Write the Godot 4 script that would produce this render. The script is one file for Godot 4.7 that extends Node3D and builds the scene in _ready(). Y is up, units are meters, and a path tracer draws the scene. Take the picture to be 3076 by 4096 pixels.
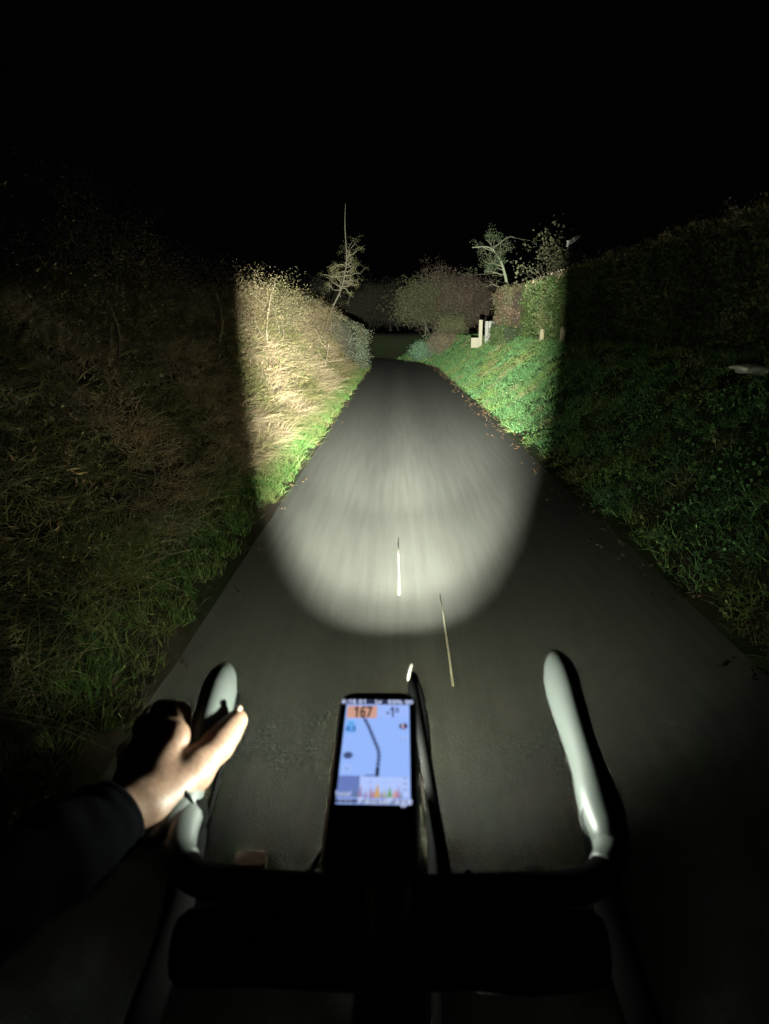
extends Node3D

# ------------------------------------------------------------------ helpers
var used := {}
var bumps := FastNoiseLite.new()
var patch := FastNoiseLite.new()

func numbered(n: String) -> String:
	if not used.has(n):
		used[n] = 0
		return n
	used[n] += 1
	return "%s_%03d" % [n, used[n]]

func obj(n: String, mesh: Mesh, m: Material, parent: Node = self) -> MeshInstance3D:
	var o := MeshInstance3D.new()
	o.name = numbered(n) if parent == self else n
	o.mesh = mesh
	if m:
		o.material_override = m
	o.cast_shadow = GeometryInstance3D.SHADOW_CASTING_SETTING_ON
	parent.add_child(o, true)
	return o

func thing(n: String, label: String, category: String, at := Vector3.ZERO, group := "") -> Node3D:
	var o := Node3D.new()
	o.name = numbered(n)
	o.position = at
	add_child(o, true)
	tag(o, label, category, group)
	return o

func tag(o: Node, label: String, category: String, group := "", kind := "") -> void:
	if label: o.set_meta("label", label)
	if category: o.set_meta("category", category)
	if group: o.set_meta("group", group)
	if kind: o.set_meta("kind", kind)

func mat(c: Color, rough := 0.8, metal := 0.0, spec := 0.5) -> StandardMaterial3D:
	var m := StandardMaterial3D.new()
	m.albedo_color = c.linear_to_srgb()
	m.roughness = rough
	m.metallic = metal
	m.metallic_specular = spec
	return m

func tinted(rough := 0.75, back := 0.0) -> StandardMaterial3D:
	var m := StandardMaterial3D.new()
	m.vertex_color_use_as_albedo = true
	m.roughness = rough
	m.metallic_specular = 0.35
	m.cull_mode = BaseMaterial3D.CULL_DISABLED
	if back > 0.0:
		m.backlight_enabled = true
		m.backlight = Color(back, back, back)
	return m

func begin() -> SurfaceTool:
	var st := SurfaceTool.new()
	st.begin(Mesh.PRIMITIVE_TRIANGLES)
	return st

func done(st: SurfaceTool) -> ArrayMesh:
	st.generate_normals()
	return st.commit()

func quad(st: SurfaceTool, a: Vector3, b: Vector3, c: Vector3, d: Vector3) -> void:
	for p in [a, b, c, a, c, d]:
		st.add_vertex(p)

# rings of points joined into a closed skin
func loft(st: SurfaceTool, rings: Array, cap := true) -> void:
	st.set_smooth_group(1)
	var n: int = rings[0].size()
	for i in rings.size() - 1:
		for k in n:
			var k2 := (k + 1) % n
			quad(st, rings[i][k], rings[i + 1][k], rings[i + 1][k2], rings[i][k2])
	if cap:
		for e in [0, rings.size() - 1]:
			var c := Vector3.ZERO
			for p in rings[e]: c += p
			c /= n
			for k in n:
				var k2 := (k + 1) % n
				if e == 0:
					for p in [c, rings[e][k], rings[e][k2]]: st.add_vertex(p)
				else:
					for p in [c, rings[e][k2], rings[e][k]]: st.add_vertex(p)

func ring(c: Vector3, along: Vector3, up: Vector3, rx: float, ry: float, n := 12, power := 2.0) -> PackedVector3Array:
	var x := along.cross(up).normalized()
	var y := x.cross(along).normalized()
	var out := PackedVector3Array()
	for k in n:
		var a := TAU * k / n
		var ca := cos(a)
		var sa := sin(a)
		out.append(c + x * rx * signf(ca) * pow(absf(ca), 2.0 / power) + y * ry * signf(sa) * pow(absf(sa), 2.0 / power))
	return out

# a tube through points; radii is one number or one for each point
func tube(st: SurfaceTool, pts: Array, radii, n := 8, up := Vector3(0.13, 1, 0.21)) -> void:
	var rings := []
	for i in pts.size():
		var t: Vector3 = (pts[min(i + 1, pts.size() - 1)] - pts[max(i - 1, 0)]).normalized()
		var r: float = radii[i] if radii is Array else radii
		var u := up if absf(t.dot(up.normalized())) < 0.97 else Vector3(1, 0.1, 0)
		rings.append(ring(pts[i], t, u, r, r, n))
	loft(st, rings)

func smooth_path(pts: Array, steps := 6) -> Array:
	var out := []
	for i in pts.size() - 1:
		var a: Vector3 = pts[max(i - 1, 0)]
		var b: Vector3 = pts[i]
		var c: Vector3 = pts[i + 1]
		var d: Vector3 = pts[min(i + 2, pts.size() - 1)]
		for k in steps:
			out.append(b.cubic_interpolate(c, a, d, float(k) / steps))
	out.append(pts[-1])
	return out

# a slab with rounded corners in plan and rounded rims: outline in xz, y up
func slab(st: SurfaceTool, hx: float, hz: float, hy: float, corner: float, rim: float, n := 6) -> void:
	var rings := []
	for s in [[-hy, rim], [-hy + rim * 0.3, rim * 0.3], [-hy + rim, 0.0], [hy - rim, 0.0], [hy - rim * 0.3, rim * 0.3], [hy, rim]]:
		rings.append(rounded(hx - s[1], hz - s[1], maxf(corner - s[1], 0.001), s[0], n))
	loft(st, rings)

func rounded(hx: float, hz: float, r: float, y: float, n := 6) -> PackedVector3Array:
	var out := PackedVector3Array()
	for q in 4:
		var cx := (hx - r) * (1 if q in [0, 3] else -1)
		var cz := (hz - r) * (1 if q < 2 else -1)
		for k in n + 1:
			var a := PI / 2 * (q + float(k) / n)
			out.append(Vector3(cx + r * cos(a), y, cz + r * sin(a)))
	return out

func block(st: SurfaceTool, c: Vector3, h: Vector3, bevel := 0.003) -> void:
	st.set_smooth_group(-1)
	var lo := rounded(h.x, h.z, bevel, -h.y, 1)
	var hi := rounded(h.x, h.z, bevel, h.y, 1)
	var n := lo.size()
	for k in n:
		var j := (k + 1) % n
		quad(st, c + lo[k], c + hi[k], c + hi[j], c + lo[j])
		for p in [c + Vector3(0, -h.y, 0), c + lo[k], c + lo[j], c + Vector3(0, h.y, 0), c + hi[j], c + hi[k]]:
			st.add_vertex(p)

# ------------------------------------------------------------------ lie of the land
func bend(z: float) -> float:            # the lane bends left far ahead
	var d := maxf(0.0, -z - 26.0)
	return -0.022 * d * d if d < 22.0 else -0.022 * 22.0 * 22.0 - 0.97 * (d - 22.0)

const LAND := [[-90.0, 1.3], [-6.0, 1.7], [-3.4, 1.75], [-2.75, 1.6], [-2.2, 1.08], [-1.7, 0.36], [-1.35, 0.1], [-1.05, 0.02], [-0.9, -0.03], [1.5, -0.03], [1.65, 0.02], [1.8, 0.1], [2.3, 0.42], [2.9, 0.86], [3.3, 1.08], [3.7, 1.13], [7.0, 1.2], [90.0, 0.9]]
func land(x: float, z: float) -> float:
	var u := x - bend(z)
	var h := 0.0
	for i in LAND.size() - 1:
		if u >= LAND[i][0] and u <= LAND[i + 1][0]:
			var t: float = (u - LAND[i][0]) / (LAND[i + 1][0] - LAND[i][0])
			h = lerpf(LAND[i][1], LAND[i + 1][1], t)
	var rough := 0.0
	if u < -1.05: rough = clampf((-1.05 - u) * 0.16, 0.0, 0.11)
	if u > 1.65: rough = clampf((u - 1.65) * 0.12, 0.0, 0.07)
	return h + rough * bumps.get_noise_2d(x * 10.0, z * 10.0)

func scatter(n: String, mesh: Mesh, m: Material, places: Array, colors: Array, parent: Node = self) -> MultiMeshInstance3D:
	var mm := MultiMesh.new()
	mm.transform_format = MultiMesh.TRANSFORM_3D
	mm.use_colors = true
	mm.mesh = mesh
	mm.instance_count = places.size()
	for i in places.size():
		mm.set_instance_transform(i, places[i])
		mm.set_instance_color(i, colors[i])
	var o := MultiMeshInstance3D.new()
	o.name = numbered(n) if parent == self else n
	o.multimesh = mm
	o.material_override = m
	parent.add_child(o, true)
	o.set_meta("kind", "stuff")
	return o

# a tuft: each blade a tapering, drooping strip
func tuft(blades: int, height: float, width: float, lean: float, spread: float, rs: int) -> ArrayMesh:
	var r := RandomNumberGenerator.new()
	r.seed = rs
	var st := begin()
	st.set_smooth_group(-1)
	for b in blades:
		var a := r.randf() * TAU
		var p := Vector3(cos(a), 0, sin(a)) * spread * sqrt(r.randf())
		var h := height * r.randf_range(0.5, 1.15)
		var dir := Vector3(r.randfn(0, 0.35) + lean, 1.0, r.randfn(0, 0.35)).normalized()
		var side := dir.cross(Vector3(r.randfn(), r.randfn(), r.randfn())).normalized() * width * r.randf_range(0.6, 1.2)
		var droop := r.randf_range(0.25, 0.9)
		var l := p - side * 0.5
		var q := p + side * 0.5
		var shade := r.randf_range(0.7, 1.15)
		for s in range(1, 4):
			dir = (dir + Vector3(dir.x, -droop, dir.z) * 0.42).normalized()
			p += dir * h / 3.0
			var w := side * (0.5 - 0.16 * s)
			st.set_color(Color(shade, shade, shade))
			if s < 3:
				quad(st, l, p - w, p + w, q)
				l = p - w
				q = p + w
			else:
				for v in [l, p, q]: st.add_vertex(v)
	return done(st)

# a sprig: some leaves on a short twig, each leaf folded along its midrib
func sprig(leaves: int, size: float, slim: float, reach: float, rs: int) -> ArrayMesh:
	var r := RandomNumberGenerator.new()
	r.seed = rs
	var st := begin()
	st.set_smooth_group(-1)
	for b in leaves:
		var o := Vector3(r.randfn(), r.randfn(), r.randfn()).normalized() * reach * r.randf_range(0.2, 1.0)
		var d := (o.normalized() + Vector3(r.randfn(), r.randfn(), r.randfn()) * 0.5).normalized()
		var s := d.cross(Vector3(r.randfn(), r.randfn(), r.randfn())).normalized()
		var up := s.cross(d)
		var len := size * r.randf_range(0.6, 1.2)
		var w := len * slim
		var shade := r.randf_range(0.65, 1.2)
		st.set_color(Color(shade, shade, shade))
		var t := o + d * len - up * len * 0.15
		var m1 := o + d * len * 0.4
		for q in [-1.0, 1.0]:
			var e: Vector3 = m1 + s * w * q + up * w * 0.35
			for v in ([o, e, t] if q < 0 else [o, t, e]): st.add_vertex(v)
	return done(st)

func spin(r: RandomNumberGenerator, at: Vector3, scale: float, tilt := 0.25) -> Transform3D:
	var b := Basis(Vector3.UP, r.randf() * TAU) * Basis(Vector3.RIGHT, r.randfn(0, tilt)) * Basis(Vector3.BACK, r.randfn(0, tilt))
	return Transform3D(b.scaled(Vector3.ONE * scale), at)

func tone(r: RandomNumberGenerator, c: Color, spread := 0.25) -> Color:
	var k := r.randf_range(1.0 - spread, 1.0 + spread)
	return Color(c.r * k * r.randf_range(0.92, 1.08), c.g * k, c.b * k * r.randf_range(0.9, 1.1))

func branch(st: SurfaceTool, r: RandomNumberGenerator, p: Vector3, dir: Vector3, length: float, rad: float, depth: int, tips: Array, gnarl := 0.25, kids := 3, pull := Vector3(0, 0.1, 0)) -> void:
	var pts := [p]
	var rr := [rad]
	var d := dir
	var steps := 5
	for i in steps:
		d = (d + Vector3(r.randfn(), r.randfn(), r.randfn()) * gnarl + pull).normalized()
		p += d * length / steps
		pts.append(p)
		rr.append(rad * lerpf(1.0, 0.45, float(i + 1) / steps))
	tube(st, pts, rr, 6 if rad > 0.02 else 4)
	if depth <= 0:
		tips.append(p)
		tips.append(pts[3])
		return
	for k in kids:
		var i: int = r.randi_range(2, steps)
		var side := Vector3(r.randfn(), r.randfn() * 0.6 + 0.25, r.randfn()).normalized()
		branch(st, r, pts[i], (d * 0.6 + side).normalized(), length * r.randf_range(0.45, 0.75), rr[i] * 0.6, depth - 1, tips, gnarl, kids, pull)

func tree(n: String, label: String, category: String, at: Vector3, dir: Vector3, height: float, rad: float, depth: int, kids: int, rs: int, bark: Material, leaf: Mesh, leafm: Material, c: Color, each: int, spread: float, gnarl := 0.2, group := "", stems := 1, pull := Vector3(0, 0.1, 0)) -> Node3D:
	var r := RandomNumberGenerator.new()
	r.seed = rs
	var t := thing(n, label, category, at, group)
	var tips := []
	for s in stems:
		var st := begin()
		var d := (dir + Vector3(r.randfn(), 0, r.randfn()) * (0.0 if stems == 1 else 0.12)).normalized()
		var o := Vector3(r.randfn(), 0, r.randfn()) * (0.0 if stems == 1 else 0.25)
		branch(st, r, o, d, height * r.randf_range(0.5, 0.62), rad, depth, tips, gnarl, kids, pull)
		obj("trunk", done(st), bark, t)
	if each > 0:
		var places := []
		var colors := []
		for p in tips:
			for k in each:
				var q: Vector3 = p + Vector3(r.randfn(), r.randfn(), r.randfn()) * spread
				places.append(spin(r, q, r.randf_range(0.7, 1.3), 0.9))
				colors.append(tone(r, c, 0.4))
		scatter("crown", leaf, leafm, places, colors, t)
	return t

# ------------------------------------------------------------------ smooth bodies: tapered capsules joined by a smooth minimum, meshed by surface nets
func body(bones: Array, cell: float, k: float) -> ArrayMesh:
	var lo := Vector3.INF
	var hi := -Vector3.INF
	for b in bones:
		for j in 2:
			var rad: float = b[2 + j]
			lo = lo.min(b[j] - Vector3.ONE * (rad + 3 * cell))
			hi = hi.max(b[j] + Vector3.ONE * (rad + 3 * cell))
	var nx := int((hi.x - lo.x) / cell) + 2
	var ny := int((hi.y - lo.y) / cell) + 2
	var nz := int((hi.z - lo.z) / cell) + 2
	var f := PackedFloat32Array()
	f.resize(nx * ny * nz)
	f.fill(0.05)
	for b in bones:
		var a: Vector3 = b[0]
		var ab: Vector3 = b[1] - a
		var ra: float = b[2]
		var rb: float = b[3]
		var pad := maxf(ra, rb) + 4.0 * cell + k
		var l: Vector3 = ((a.min(b[1]) - Vector3.ONE * pad - lo) / cell).floor()
		var h: Vector3 = ((a.max(b[1]) + Vector3.ONE * pad - lo) / cell).ceil()
		var inv := 1.0 / maxf(ab.length_squared(), 1e-9)
		for z in range(maxi(0, int(l.z)), mini(nz, int(h.z))):
			for y in range(maxi(0, int(l.y)), mini(ny, int(h.y))):
				for x in range(maxi(0, int(l.x)), mini(nx, int(h.x))):
					var p := lo + Vector3(x, y, z) * cell - a
					var t := clampf(p.dot(ab) * inv, 0.0, 1.0)
					var d := (p - ab * t).length() - lerpf(ra, rb, t)
					var i := (z * ny + y) * nx + x
					var g := f[i]
					var m := maxf(k - absf(g - d), 0.0) / k
					f[i] = minf(g, d) - m * m * k * 0.25
	var index := {}
	var verts := PackedVector3Array()
	for z in nz - 1:
		for y in ny - 1:
			for x in nx - 1:
				var i0 := (z * ny + y) * nx + x
				if absf(f[i0]) > cell * 2.5: continue
				var sum := Vector3.ZERO
				var cnt := 0
				for e in EDGES:
					var a2 := i0 + (int(e[0].z) * ny + int(e[0].y)) * nx + int(e[0].x)
					var b2 := i0 + (int(e[1].z) * ny + int(e[1].y)) * nx + int(e[1].x)
					if (f[a2] < 0.0) != (f[b2] < 0.0):
						sum += e[0].lerp(e[1], f[a2] / (f[a2] - f[b2]))
						cnt += 1
				if cnt:
					index[i0] = verts.size()
					verts.append(lo + (Vector3(x, y, z) + sum / cnt) * cell)
	var st := begin()
	st.set_smooth_group(1)
	var step := [1, nx, nx * ny]
	for z in range(1, nz - 1):
		for y in range(1, ny - 1):
			for x in range(1, nx - 1):
				var i0 := (z * ny + y) * nx + x
				var inside := f[i0] < 0.0
				for ax in 3:
					if (f[i0 + step[ax]] < 0.0) == inside: continue
					var u: int = step[(ax + 1) % 3]
					var v: int = step[(ax + 2) % 3]
					var c := [i0, i0 - u, i0 - u - v, i0 - v]
					if not (index.has(c[0]) and index.has(c[1]) and index.has(c[2]) and index.has(c[3])): continue
					if inside: quad(st, verts[index[c[3]]], verts[index[c[2]]], verts[index[c[1]]], verts[index[c[0]]])
					else: quad(st, verts[index[c[0]]], verts[index[c[1]]], verts[index[c[2]]], verts[index[c[3]]])
	st.index()
	st.generate_normals()
	return st.commit()

const EDGES := [
	[Vector3(0, 0, 0), Vector3(1, 0, 0)], [Vector3(0, 1, 0), Vector3(1, 1, 0)], [Vector3(0, 0, 1), Vector3(1, 0, 1)], [Vector3(0, 1, 1), Vector3(1, 1, 1)],
	[Vector3(0, 0, 0), Vector3(0, 1, 0)], [Vector3(1, 0, 0), Vector3(1, 1, 0)], [Vector3(0, 0, 1), Vector3(0, 1, 1)], [Vector3(1, 0, 1), Vector3(1, 1, 1)],
	[Vector3(0, 0, 0), Vector3(0, 0, 1)], [Vector3(1, 0, 0), Vector3(1, 0, 1)], [Vector3(0, 1, 0), Vector3(0, 1, 1)], [Vector3(1, 1, 0), Vector3(1, 1, 1)]]

# ------------------------------------------------------------------ the scene
const EXPOSURE := 8.0
const FILL_AT := Vector3(-0.013, 0.942, -0.666)     # added fill light, unseen under the computer
const LAMP_AT := Vector3(-0.012, 0.905, -0.827)      # front plate of the bicycle lamp

func _ready() -> void:
	# camera: a phone held at the rider's chin, looking down the lane
	var cam := Camera3D.new()
	cam.name = "camera"
	add_child(cam)
	cam.position = Vector3(0, 1.38, 0)
	cam.rotation = Vector3(deg_to_rad(-14.4), deg_to_rad(0.886), 0)
	var attr := CameraAttributesPhysical.new()
	attr.frustum_focal_length = 16.64
	attr.frustum_focus_distance = 7.0
	attr.frustum_near = 0.05
	attr.frustum_far = 600.0
	attr.exposure_aperture = 4.6
	cam.attributes = attr
	cam.fov = 71.6
	cam.current = true
	# sky: a moonless night
	var sky := ProceduralSkyMaterial.new()
	sky.sky_top_color = Color(0.012, 0.012, 0.016)
	sky.sky_horizon_color = Color(0.016, 0.015, 0.018)
	sky.ground_bottom_color = Color(0.008, 0.008, 0.008)
	sky.ground_horizon_color = Color(0.012, 0.012, 0.012)
	var env := Environment.new()
	env.background_mode = Environment.BG_SKY
	env.sky = Sky.new()
	env.sky.sky_material = sky
	env.background_energy_multiplier = 0.06
	env.tonemap_mode = Environment.TONE_MAPPER_LINEAR
	env.tonemap_exposure = EXPOSURE
	env.sdfgi_enabled = true
	env.ssao_enabled = true
	env.ssil_enabled = true
	var we := WorldEnvironment.new()
	we.name = "world"
	we.environment = env
	add_child(we)
	lamp_light()

	bumps.seed = 3
	bumps.frequency = 0.12
	bumps.fractal_octaves = 3
	patch.seed = 11
	patch.frequency = 0.5
	patch.fractal_octaves = 3

	ground()
	road()
	verges()
	left_hedge()
	right_hedge()
	far_planting()
	gate_and_posts()
	bicycle()
	headlamp()
	computer()
	bag()
	person()
	small_things()

# ------------------------------------------------------------------ light of the bicycle lamp
func lamp_light() -> void:
	var led := LAMP_AT + Vector3(0, 0, 0.04)
	var tint := Color(0.985, 1.0, 0.945)
	var near := AreaLight3D.new()           # lights the lane just ahead, through the front opening
	near.name = "near_led"
	near.area_size = Vector2(0.0024, 0.004)
	near.position = led + Vector3(0, 0.004, 0)
	near.light_energy = 15.0
	var mid := AreaLight3D.new()
	mid.name = "mid_led"
	mid.area_size = Vector2(0.0024, 0.0075)
	mid.position = led + Vector3(0, -0.0003, -0.0002)
	mid.light_energy = 40.0
	var far := AreaLight3D.new()            # a tall strip whose light grows towards the horizon
	far.name = "far_led"
	far.area_size = Vector2(0.0024, 0.0088)
	far.position = led + Vector3(0, -0.0064, 0.0002)
	far.light_energy = 190.0
	for l in [near, mid, far]:
		l.light_color = tint
		l.area_range = 80.0
		l.shadow_enabled = true
		add_child(l)
	var spill := SpotLight3D.new()          # what the frosted rim throws to the sides
	spill.name = "lamp_spill"
	spill.position = LAMP_AT + Vector3(0, -0.012, -0.018)
	spill.rotation.x = deg_to_rad(-7)
	spill.spot_angle = 48.5
	spill.spot_angle_attenuation = 1.0
	spill.spot_range = 60.0
	spill.light_size = 0.01
	spill.light_energy = 0.66
	spill.light_color = Color(0.98, 1.0, 0.88)
	spill.shadow_enabled = true
	add_child(spill)
	var side := OmniLight3D.new()  # added fill lamp, stands in for side spill on hoods and hand
	side.name = "added_side_fill"
	side.position = FILL_AT
	side.light_size = 0.01
	side.omni_range = 5.0
	side.omni_attenuation = 2.0
	side.light_energy = 0.025
	side.light_color = Color(0.96, 1.0, 0.93)
	side.shadow_enabled = true
	add_child(side)

# ------------------------------------------------------------------ setting
func ground() -> void:
	var st := begin()
	st.set_smooth_group(1)
	var xs := []
	for e in [[-260.0, -20.0, 8.0], [-20.0, -4.0, 1.0], [-4.0, -1.0, 0.12], [-1.0, 1.6, 0.65], [1.6, 4.0, 0.12], [4.0, 20.0, 1.0], [20.0, 260.1, 8.0]]:
		var x: float = e[0]
		while x < e[1] - 0.001:
			xs.append(x)
			x += e[2]
	var zs := []
	for e in [[6.0, -32.0, 0.14], [-32.0, -60.0, 0.6], [-60.0, -400.0, 10.0]]:
		var z: float = e[0]
		while z > e[1]:
			zs.append(z)
			z -= e[2]
	var soil := Color(0.045, 0.035, 0.02)
	var turf := Color(0.028, 0.045, 0.014)
	var grid := []
	for z in zs:
		var row := []
		for u in xs:
			var x: float = u + bend(z)
			row.append(Vector3(x, land(x, z), z))
		grid.append(row)
	for i in zs.size() - 1:
		for k in xs.size() - 1:
			st.set_color(soil.lerp(turf, clampf(0.5 + patch.get_noise_2d(xs[k], zs[i]) * 1.5 + (0.5 if xs[k] > 0 else -0.3), 0, 1)))
			quad(st, grid[i][k], grid[i + 1][k], grid[i + 1][k + 1], grid[i][k + 1])
	st.index()
	var g := obj("ground", done(st), tinted(0.95))
	tag(g, "banks and fields of earth and turf on both sides of the lane", "ground", "", "structure")

func road() -> void:
	# worn chip-seal: coarse aggregate, long wheel tracks, a paler crown
	var n := FastNoiseLite.new()
	n.seed = 5
	n.frequency = 0.6
	n.fractal_octaves = 2
	var streak := FastNoiseLite.new()
	streak.seed = 8
	streak.frequency = 0.05
	streak.fractal_octaves = 4
	var W := 768
	var H := 1536
	var im := Image.create(W, H, false, Image.FORMAT_RGB8)
	var hm := Image.create(W, H, false, Image.FORMAT_L8)
	for y in H:
		for x in W:
			var X := -1.0 + 2.6 * x / W
			var w := smoothstep(0.8, 1.0, float(y) / H)
			var s := lerpf(streak.get_noise_2d(x, y * 0.035), streak.get_noise_2d(x, (y - H) * 0.035), w)
			var b := 1.0 + 0.10 * exp(-pow((X - 0.12) / 0.14, 2.0)) - 0.17 * exp(-pow((X + 0.18) / 0.17, 2.0)) - 0.15 * exp(-pow((X - 0.5) / 0.2, 2.0))
			var a := lerpf(n.get_noise_2d(x, y), n.get_noise_2d(x, y - H), w)
			var v := 0.115 * b * (1.0 + 0.17 * s + 0.42 * a)
			v = clampf(v, 0.03, 0.4)
			var c := Color(v * 0.99, v, v * 0.88).linear_to_srgb()
			im.set_pixel(x, y, c)
			var hv := clampf(0.5 + a * 0.6, 0.0, 1.0)
			hm.set_pixel(x, y, Color(hv, hv, hv))
	var m := StandardMaterial3D.new()
	m.albedo_texture = ImageTexture.create_from_image(im)
	m.roughness = 0.85
	m.metallic_specular = 0.3
	m.heightmap_enabled = true
	m.heightmap_texture = ImageTexture.create_from_image(hm)
	m.heightmap_scale = 0.12
	var st := begin()
	st.set_smooth_group(1)
	var rows := []
	var z := 6.0
	while z > -90.0:
		var row := []
		for k in 14:
			var t := k / 13.0
			var edge := 0.0
			if k == 0: edge = 0.05 * bumps.get_noise_2d(50, z * 12.0)
			if k == 13: edge = 0.07 * bumps.get_noise_2d(90, z * 12.0)
			var u := lerpf(-1.06, 1.66, t)
			row.append([Vector3(u + edge + bend(z), 0.004 + 0.025 * (1.0 - pow(2.0 * t - 1.0, 2.0)) - (0.02 if k in [0, 13] else 0.0), z), Vector2(t, -z / 5.2)])
		rows.append(row)
		z -= 0.3 if z > -32.0 else 0.8
	for i in rows.size() - 1:
		for k in 13:
			for e in [rows[i][k], rows[i + 1][k], rows[i + 1][k + 1], rows[i][k], rows[i + 1][k + 1], rows[i][k + 1]]:
				st.set_uv(e[1])
				st.add_vertex(e[0])
	st.index()
	st.generate_normals()
	var o := obj("road", st.commit(), m)
	tag(o, "narrow grey asphalt lane with darker wheel tracks running ahead", "road", "", "structure")

func verges() -> void:
	var r := RandomNumberGenerator.new()
	r.seed = 21
	var m := tinted(0.7, 0.35)
	# short green grass at the left edge
	var P := []
	var C := []
	for i in 5200:
		var z := 1.0 - 35.0 * pow(r.randf(), 1.25)
		var u := -1.0 - (0.36 if z < -8.0 else 0.5) * pow(r.randf(), 0.8) + 0.05 * bumps.get_noise_2d(7, z * 14.0)
		var x := u + bend(z)
		P.append(spin(r, Vector3(x, land(x, z) - 0.01, z), r.randf_range(0.5, 1.25), 0.3))
		C.append(tone(r, Color(0.075, 0.17, 0.035).lerp(Color(0.2, 0.18, 0.075), clampf(0.25 + patch.get_noise_2d(x * 2, z * 2), 0.0, 0.8)), 0.3))
	tag(scatter("verge_grass", tuft(16, 0.15, 0.006, 0.1, 0.06, 1), m, P, C), "short green grass along the left edge of the lane", "grass", "", "stuff")
	# long dead grass combed along the left bank
	for kind in 2:
		P = []
		C = []
		for i in 7000:
			var z := 1.5 - 29.0 * pow(r.randf(), 1.3)
			var u := -1.36 - 1.75 * r.randf()
			var x := u + bend(z)
			var yaw := (-PI / 2 if r.randf() < 0.8 else PI / 2) + r.randfn(0, 0.45) + 0.25
			var b := Basis(Vector3.UP, yaw) * Basis(Vector3.RIGHT, r.randfn(0.0, 0.25))
			var at := Vector3(x, land(x, z) - 0.02, z)
			P.append(Transform3D(b.scaled(Vector3.ONE * r.randf_range(0.6, 1.3)), at))
			var w := clampf(0.38 + patch.get_noise_2d(x * 1.6, z * 1.1) * 1.6, 0.0, 1.0)
			C.append(tone(r, Color(0.43, 0.335, 0.205).lerp(Color(0.17, 0.17, 0.06), w), 0.4))
		if kind == 0:
			tag(scatter("dead_grass", tuft(14, 0.6, 0.006, 1.1, 0.1, 2), m, P, C), "long straw-coloured dead grass lying over the left bank", "grass", "", "stuff")
		else:
			tag(scatter("coarse_grass", tuft(14, 0.3, 0.008, 0.5, 0.1, 3), m, P, C), "coarse olive and straw grass between the long dead blades on the left bank", "grass", "", "stuff")
	# ragged leaves of weeds and brambles on the left bank
	P = []
	C = []
	for i in 5200:
		var z := 0.5 - 28.0 * pow(r.randf(), 1.2)
		var u := -1.65 - 1.5 * r.randf()
		var x := u + bend(z)
		if patch.get_noise_2d(x * 2.2 + 40, z * 1.7) < -0.05: continue
		P.append(spin(r, Vector3(x, land(x, z) + r.randf_range(0.02, 0.3), z), r.randf_range(0.6, 1.4), 0.6))
		C.append(tone(r, [Color(0.2, 0.16, 0.07), Color(0.12, 0.15, 0.045), Color(0.3, 0.22, 0.13)][r.randi() % 3], 0.4))
	tag(scatter("bank_weeds", sprig(9, 0.045, 0.14, 0.1, 4), m, P, C), "ragged brown and olive weeds low on the left bank", "weeds", "", "stuff")
	# lush grass on the right bank
	for kind in 2:
		P = []
		C = []
		for i in 6800:
			var z := 1.5 - 36.0 * pow(r.randf(), 1.2)
			var u := 1.63 + 1.95 * r.randf() + 0.06 * bumps.get_noise_2d(17, z * 14.0)
			var x := u + bend(z)
			var b := spin(r, Vector3(x, land(x, z) - 0.01, z), r.randf_range(0.6, 1.3), 0.35)
			b.basis = Basis(Vector3.BACK, 0.35) * b.basis
			P.append(b)
			var w := patch.get_noise_2d(x * 1.5, z * 1.2 + 60)
			var c := Color(0.115, 0.24, 0.085)
			c = c.lerp(Color(0.16, 0.235, 0.06), clampf(w * 2.2, 0.0, 0.8))
			c = c.lerp(Color(0.105, 0.23, 0.08), clampf(-w * 2.0, 0.0, 0.8))
			if patch.get_noise_2d(x * 2.1 + 90, z * 1.9) > 0.32: c = c.lerp(Color(0.26, 0.22, 0.1), 0.6)
			C.append(tone(r, c, 0.3))
		if kind == 0:
			tag(scatter("bank_grass", tuft(18, 0.14, 0.007, 0.25, 0.07, 5), m, P, C), "lush bright green grass covering the right bank", "grass", "", "stuff")
		else:
			tag(scatter("bank_clover", sprig(9, 0.035, 0.42, 0.06, 6), m, P, C), "small round-leaved green plants growing through the grass of the right bank", "plants", "", "stuff")
	# leaf litter at the road's edges
	P = []
	C = []
	for i in 650:
		var z := 1.0 - 30.0 * pow(r.randf(), 1.2)
		var u := 1.52 + 0.11 * r.randfn() if r.randf() < 0.75 else -1.0 + 0.07 * r.randfn()
		var x := u + bend(z)
		P.append(spin(r, Vector3(x, maxf(land(x, z), 0.012) + 0.006, z), r.randf_range(0.5, 1.2), 0.2))
		C.append(tone(r, [Color(0.09, 0.05, 0.025), Color(0.13, 0.085, 0.045), Color(0.05, 0.035, 0.02)][r.randi() % 3], 0.4))
	tag(scatter("leaf_litter", sprig(3, 0.035, 0.36, 0.03, 7), tinted(0.8), P, C), "brown fallen leaves gathered along the edges of the lane", "leaves", "", "stuff")

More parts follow.
